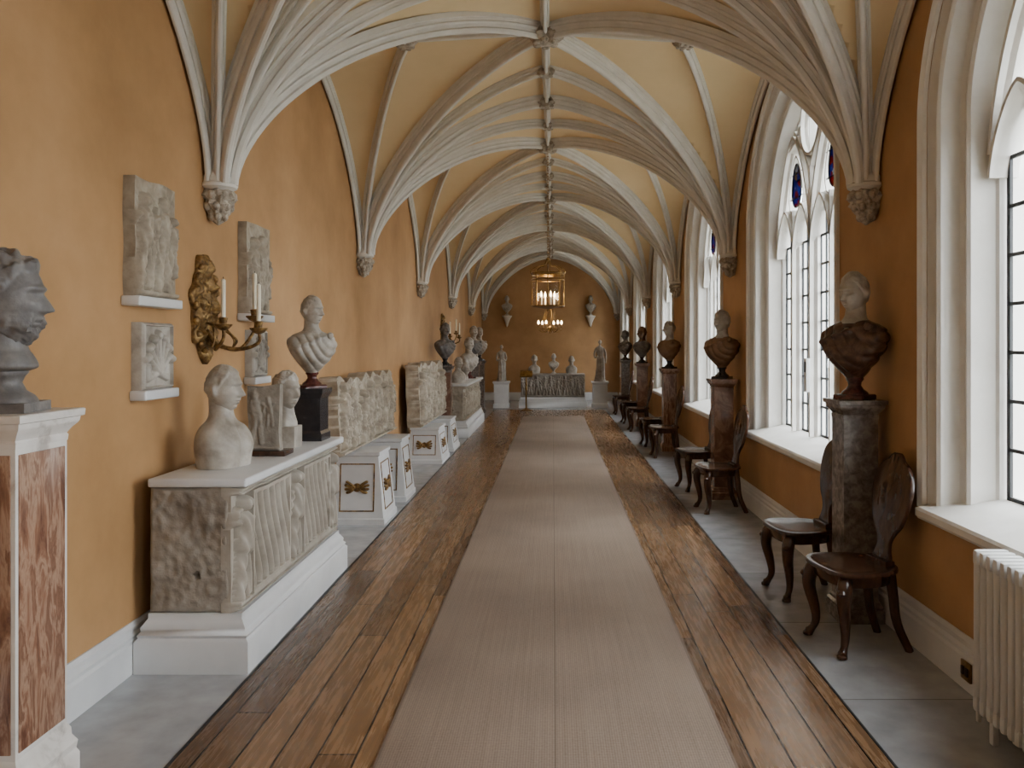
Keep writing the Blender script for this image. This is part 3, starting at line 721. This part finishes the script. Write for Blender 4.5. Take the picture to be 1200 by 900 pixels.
# ------------------------------------------------------------------ radiator
mb=MB(); y=3.46
while y>1.7:
    for xx in (-.05,0,.05):
        T=Matrix.Translation((xx,y,0))@Matrix.Scale(.8,4,(0,1,0))
        mb.lathe([(.012,.10),(.023,.13),(.023,.74),(.012,.77)],'radiator',12,T=T)
    for z in (.125,.745):
        mb.box(-.073,.073,y-.019,y+.019,z-.035,z+.035,'radiator',.016)
    y-=.052
mb.box(-.02,.02,1.7,3.46,.11,.14,'radiator',.004); mb.box(-.02,.02,1.7,3.46,.73,.76,'radiator',.004)
for yy in (1.85,3.35):
    mb.box(-.06,-.035,yy-.015,yy+.015,0,.12,'radiator',.005); mb.box(.035,.06,yy-.015,yy+.015,0,.12,'radiator',.005)
mb.tube(smooth_path([(0,3.46,.12),(0,3.52,.12),(0,3.56,.09),(0,3.56,0)],4),.011,'radiator',8)
mb.build('radiator',loc=(1.87,0,0))
mb=MB(); mb.box(-.012,0,-.045,.045,-.045,.045,'brass',.004); mb.box(-.02,-.01,-.03,-.008,-.02,.02,'socket',.003); mb.box(-.02,-.01,.008,.03,-.02,.02,'socket',.003)
mb.build('wall_socket',loc=(XR-.036,3.86,.10))
# ------------------------------------------------------------------ sconces
def sconce(y0,zc):
    mb=MB(); H=.68; W=.40
    vs=[];fs=[]
    rr=np.linspace(0,1,26); na=120
    for i,r in enumerate(rr):
        for j in range(na):
            a=2*PI*j/na; R=r*(1+.09*math.sin(7*a)+.05*math.sin(13*a+1)+(.16*math.exp(-((a-PI/2)/.3)**2))+(.16*math.exp(-((a-3*PI/2)/.3)**2)))
            u=R*math.cos(a)*W*.42; v=R*math.sin(a)*H*.42
            h=.035*max(0,1-abs(r-.8)/.22)**.6*(1+.5*math.sin(a*9+3*r))+.03*math.sqrt(max(0,1-(r/.45)**2))*(1+.3*math.sin(a*5))+.014*noise.noise(Vector((u*45,v*45,y0)))
            vs.append((.014+h,u,v))
    nr=len(rr)
    for i in range(nr-1):
        for j in range(na): a=i*na+j;b=i*na+(j+1)%na; fs.append((a,b,b+na,a+na))
    o=(nr-1)*na; k=len(vs)
    for j in range(na): vs.append((0,vs[o+j][1],vs[o+j][2]))
    for j in range(na): fs.append((o+j,o+(j+1)%na,k+(j+1)%na,k+j))
    mb.add(vs,fs,'gilt')
    for (yy,xx,zz) in ((.17,.26,-.06),(-.12,.18,-.12),(.02,.34,-.14)):
        p=smooth_path([(.03,0,-.15),(.10,yy*.3,-.24),(xx*.7,yy*.8,-.26),(xx,yy,zz-.08),(xx,yy,zz)],7)
        mb.tube(p,[.014-.005*i/len(p) for i in range(len(p))],'gilt',8)
        p=smooth_path([(.03,0,-.1),(.09,yy*.5,-.12),(xx*.6,yy*.6,-.20),(xx*.55,yy*.75,-.25)],6); mb.tube(p,.008,'gilt',6)
        T=Matrix.Translation((xx,yy,zz))
        mb.lathe([(.01,-.03),(.03,-.02),(.048,0),(.05,.008),(.02,.01),(.022,.03),(.026,.045),(.018,.05)],'gilt',18,T=T,mod=lambda a,z:1+.08*math.sin(6*a))
        mb.lathe([(.013,.04),(.013,.27),(.006,.278)],'candle',12,T=T); mb.lathe([(.002,.275),(.002,.29)],'lead',6,T=T)
    for k in range(18):
        a=2*PI*k/18; T=Matrix.Translation((.03,math.cos(a)*W*.37,math.sin(a)*H*.40))@Matrix.Rotation(a,4,'X')
        mb.lathe([(.002,-.03),(.018,-.02),(.024,0),(.016,.02),(.002,.035)],'gilt',8,T=T)
    return mb.build('gilt_wall_sconce',ang=60,loc=(XL+.001,y0,zc))
sconce(4.95,1.89); sconce(15.6,1.95)
# ------------------------------------------------------------------ lanterns
def lantern(y,zb,zt,R):
    mb=MB(); n=8
    for k in range(n):
        a=2*PI*k/n; x,yy=R*math.cos(a),R*math.sin(a)
        mb.tube([(x,yy,zb+.05),(x,yy,zb+.47)],.008,'brass',6)
        p=smooth_path([(x,yy,zb+.47),(x*1.08,yy*1.08,zb+.52),(x*.7,yy*.7,zb+.58),(x*.25,yy*.25,zb+.60),(x*.1,yy*.1,zt)],5); mb.tube(p,.007,'brass',6)
        mb.lathe([(.001,0),(.012,.01),(.014,.03),(.001,.05)],'brass',8,T=Matrix.Translation((x*1.05,yy*1.05,zb+.48)))
        a2=2*PI*(k+1)/n
        c=[(x*.99,yy*.99,zb+.06),(R*.99*math.cos(a2),R*.99*math.sin(a2),zb+.06)]
        mb.add([c[0],c[1],(c[1][0],c[1][1],zb+.46),(c[0][0],c[0][1],zb+.46)],[(0,1,2,3)],'glass')
    for z,r in ((zb+.05,R),(zb+.47,R),(zb+.40,R*.99),(zb+.49,R*1.03)):
        mb.tube([(r*math.cos(2*PI*i/32),r*math.sin(2*PI*i/32),z) for i in range(33)],.010,'brass',6)
    mb.lathe([(.003,zb-.02),(.02,zb-.01),(.012,zb+.01),(R*.4,zb+.02),(R*.7,zb+.035),(R,zb+.05)],'brass',32)
    for k in range(4):
        a=2*PI*k/4+.4; T=Matrix.Translation((R*.45*math.cos(a),R*.45*math.sin(a),0))
        mb.lathe([(.012,zb+.05),(.012,zb+.17)],'candle',10,T=T); mb.lathe([(.004,zb+.17),(.015,zb+.19),(.011,zb+.22),(.001,zb+.25)],'bulb',10,T=T)
    mb.lathe([(.03,zt-.01),(.03,zt+.01),(.012,zt+.03)],'brass',12)
    z=zt+.02; top=Z0+ZR-.18; i=0
    while z<top:
        pts=[]
        for k in range(13):
            a=2*PI*k/12; u,v=.011*math.cos(a),.024*math.sin(a)
            pts.append((u,0,z+.02+v) if i%2 else (0,u,z+.02+v))
        mb.tube(pts,.0035,'brass',5,cap=False); z+=.038; i+=1
    ob=mb.build('hanging_lantern',ang=40,loc=(XC,y,0))
    L=bpy.data.lights.new('lantern_light','POINT'); L.energy=7; L.color=(1,.8,.55); L.shadow_soft_size=.06
    lo=bpy.data.objects.new('lantern_light',L); lo.parent=ob; lo.location=(0,0,zb+.2); bpy.context.collection.objects.link(lo)
lantern(WC[4],2.13,2.80,.215)
def chandelier(y,zb):
    mb=MB(); R=.27
    mb.lathe([(.004,zb-.12),(.02,zb-.1),(.012,zb-.07),(.05,zb-.03),(.07,zb),(.04,zb+.04),(.015,zb+.06),(.012,zb+.5),(.03,zb+.52),(.012,zb+.55)],'brass',20)
    for k in range(6):
        a=2*PI*k/6+.2; c,s_=math.cos(a),math.sin(a)
        p=smooth_path([(.04*c,.04*s_,zb),(.15*c,.15*s_,zb-.09),(R*c,R*s_,zb-.03),(R*c,R*s_,zb+.03)],5); mb.tube(p,.009,'brass',6)
        p=smooth_path([(.02*c,.02*s_,zb+.48),(.12*c,.12*s_,zb+.35),(R*.7*c,R*.7*s_,zb+.05)],5); mb.tube(p,.005,'brass',6)
        T=Matrix.Translation((R*c,R*s_,zb+.03)); mb.lathe([(.035,0),(.035,.01),(.012,.015),(.012,.06)],'brass',12,T=T); mb.lathe([(.01,.06),(.026,.09),(.02,.12),(.002,.15)],'bulb',12,T=T)
    mb.tube([(R*.98*math.cos(2*PI*i/32),R*.98*math.sin(2*PI*i/32),zb-.02) for i in range(33)],.008,'brass',6)
    mb.tube([(0,0,zb+.54),(0,0,Z0+ZR-.18)],.006,'brass',6)
    ob=mb.build('chandelier',ang=40,loc=(XC,y,0))
    L=bpy.data.lights.new('chandelier_light','POINT'); L.energy=6; L.color=(1,.8,.55); L.shadow_soft_size=.1
    lo=bpy.data.objects.new('chandelier_light',L); lo.parent=ob; lo.location=(0,0,zb+.25); bpy.context.collection.objects.link(lo)
chandelier(WC[6],2.05)
# ------------------------------------------------------------------ far end group
def statue(name,x,y,z,H,seed,rz=0,arm=1):
    mb=MB(); s=H/1.0
    rows=[(0,.10,.09,0),(.03,.12,.10,0),(.2,.105,.09,0),(.4,.10,.085,0),(.52,.098,.082,0),(.60,.078,.062,0),(.70,.092,.07,0),(.78,.105,.068,0),(.82,.085,.055,0),(.845,.04,.04,0),(.88,.03,.032,0)]
    rings=[]
    for zz,rx,ry,yo in smooth_rows(rows,4):
        ring=[]
        for j in range(48):
            a=2*PI*j/48; f=1+(.10*math.sin(9*a+seed+zz*6)+.05*math.sin(17*a+zz*14))*min(1,max(0,(.8-zz)/.3))
            ring.append((rx*f*math.cos(a)+.02*math.sin(zz*4),yo+ry*f*math.sin(a),zz))
        rings.append(ring)
    mb.loft(rings,'marble')
    v,f=head_mesh(36,28,1,False,seed); mb.add(v,f,'marble',Matrix.Translation((.0,-.005,.945))@Matrix.Scale(.52,4))
    for sg in (-1,1):
        if sg<0 or arm: p=smooth_path([(sg*.095,0,.79),(sg*.135,-.01,.66),(sg*.12,-.07,.56),(sg*.06,-.12,.60)],5)
        else: p=smooth_path([(sg*.095,0,.79),(sg*.14,0,.68),(sg*.15,-.02,.52),(sg*.14,-.03,.42)],5)
        n=len(p); mb.tube(p,[.032-.014*i/n for i in range(n)],'marble',10)
    mb.lathe([(.15,-.04),(.15,0.005)],'marble',20)
    ob=mb.build(name,ang=60,loc=(x,y,z+.04*s+.001),rz=rz); ob.scale=(s,s,s)
def wbase(x,y,h,w):
    mb=MB(); hw=w/2; mb.rect(0,0,hw,hw,[(0,0),(0,.1),(-.02,.13),(-.02,h-.08),(0,h-.05),(.015,h-.03),(.015,h)],'white'); mb.build('white_plinth',ang=25,loc=(x,y,0))
wbase(-1.37,21.6,.70,.42); statue('marble_statue',-1.37,21.6,.70,.92,2)
wbase(1.25,21.6,.70,.42); statue('marble_statue',1.25,21.6,.70,1.05,6,arm=0)
sarcophagus('sarcophagus',-.28,.28,-.85,.85,.28,.90,slabtop=False,strig=False,rz=-PI/2,loc=(.0,21.8,0))
bust('marble_head',(-.50,21.8,.901),0,'cut','marble','marble',sc=.95,seed=41,hi=False,draped=False)
bust('marble_head',(.02,21.8,.901),0,'full','marble','marble','marble',sc=.72,seed=42,hi=False)
bust('marble_head',(.5,21.8,.901),0,'cut','marble','marble',sc=.9,seed=43,hi=False,draped=False)
for x in (-1.38,1.13):
    mb=MB()
    mb.lathe([(.01,-.34),(.03,-.3),(.05,-.22),(.10,-.1),(.14,-.04),(.15,-.03),(.15,0)],'rib',20,mod=lambda a,z:1+.04*math.sin(8*a))
    mb.build('wall_bracket',ang=35,loc=(x,YE-.157,2.55))
    bust('marble_bust',(x,YE-.157,2.551),0,'full','marble','marble','marble',.8,seed=50+x,hi=False)
mb=MB(); mb.lathe([(.16,0),(.16,.02),(.05,.05),(.02,.08),(.02,.5),(.035,.55),(.02,.6),(.02,.85)],'brass',16); mb.box(-.16,.16,-.02,.02,-.11,.11,'brass',.006,T=TR((0,0,.93),0,-.9))
mb.build('lectern',ang=40,loc=(-.68,20.6,0))
# ------------------------------------------------------------------ light
w=bpy.data.worlds.new('World'); bpy.context.scene.world=w; w.use_nodes=True
n=w.node_tree.nodes; l=w.node_tree.links; bg=n['Background']
bg.inputs['Color'].default_value=(.89,.95,1,1); bg.inputs['Strength'].default_value=18.5
for i,yc in enumerate(WC):
    L=bpy.data.lights.new('window_portal','AREA'); L.shape='RECTANGLE'; L.size=2.2; L.size_y=3.2; L.cycles.is_portal=True
    o=bpy.data.objects.new('window_portal',L); o.location=(XR+.43,yc,2.42)
    o.rotation_euler=(PI/2,0,PI/2); bpy.context.collection.objects.link(o)
# ------------------------------------------------------------------ camera
cam=bpy.data.cameras.new('camera'); cam.sensor_width=36; cam.lens=950/1200*36; cam.shift_x=-48/1200; cam.shift_y=-45/1200; cam.clip_end=200
co=bpy.data.objects.new('camera',cam); co.location=(0,0,EYE); co.rotation_euler=(PI/2,0,0); bpy.context.collection.objects.link(co)
bpy.context.scene.camera=co
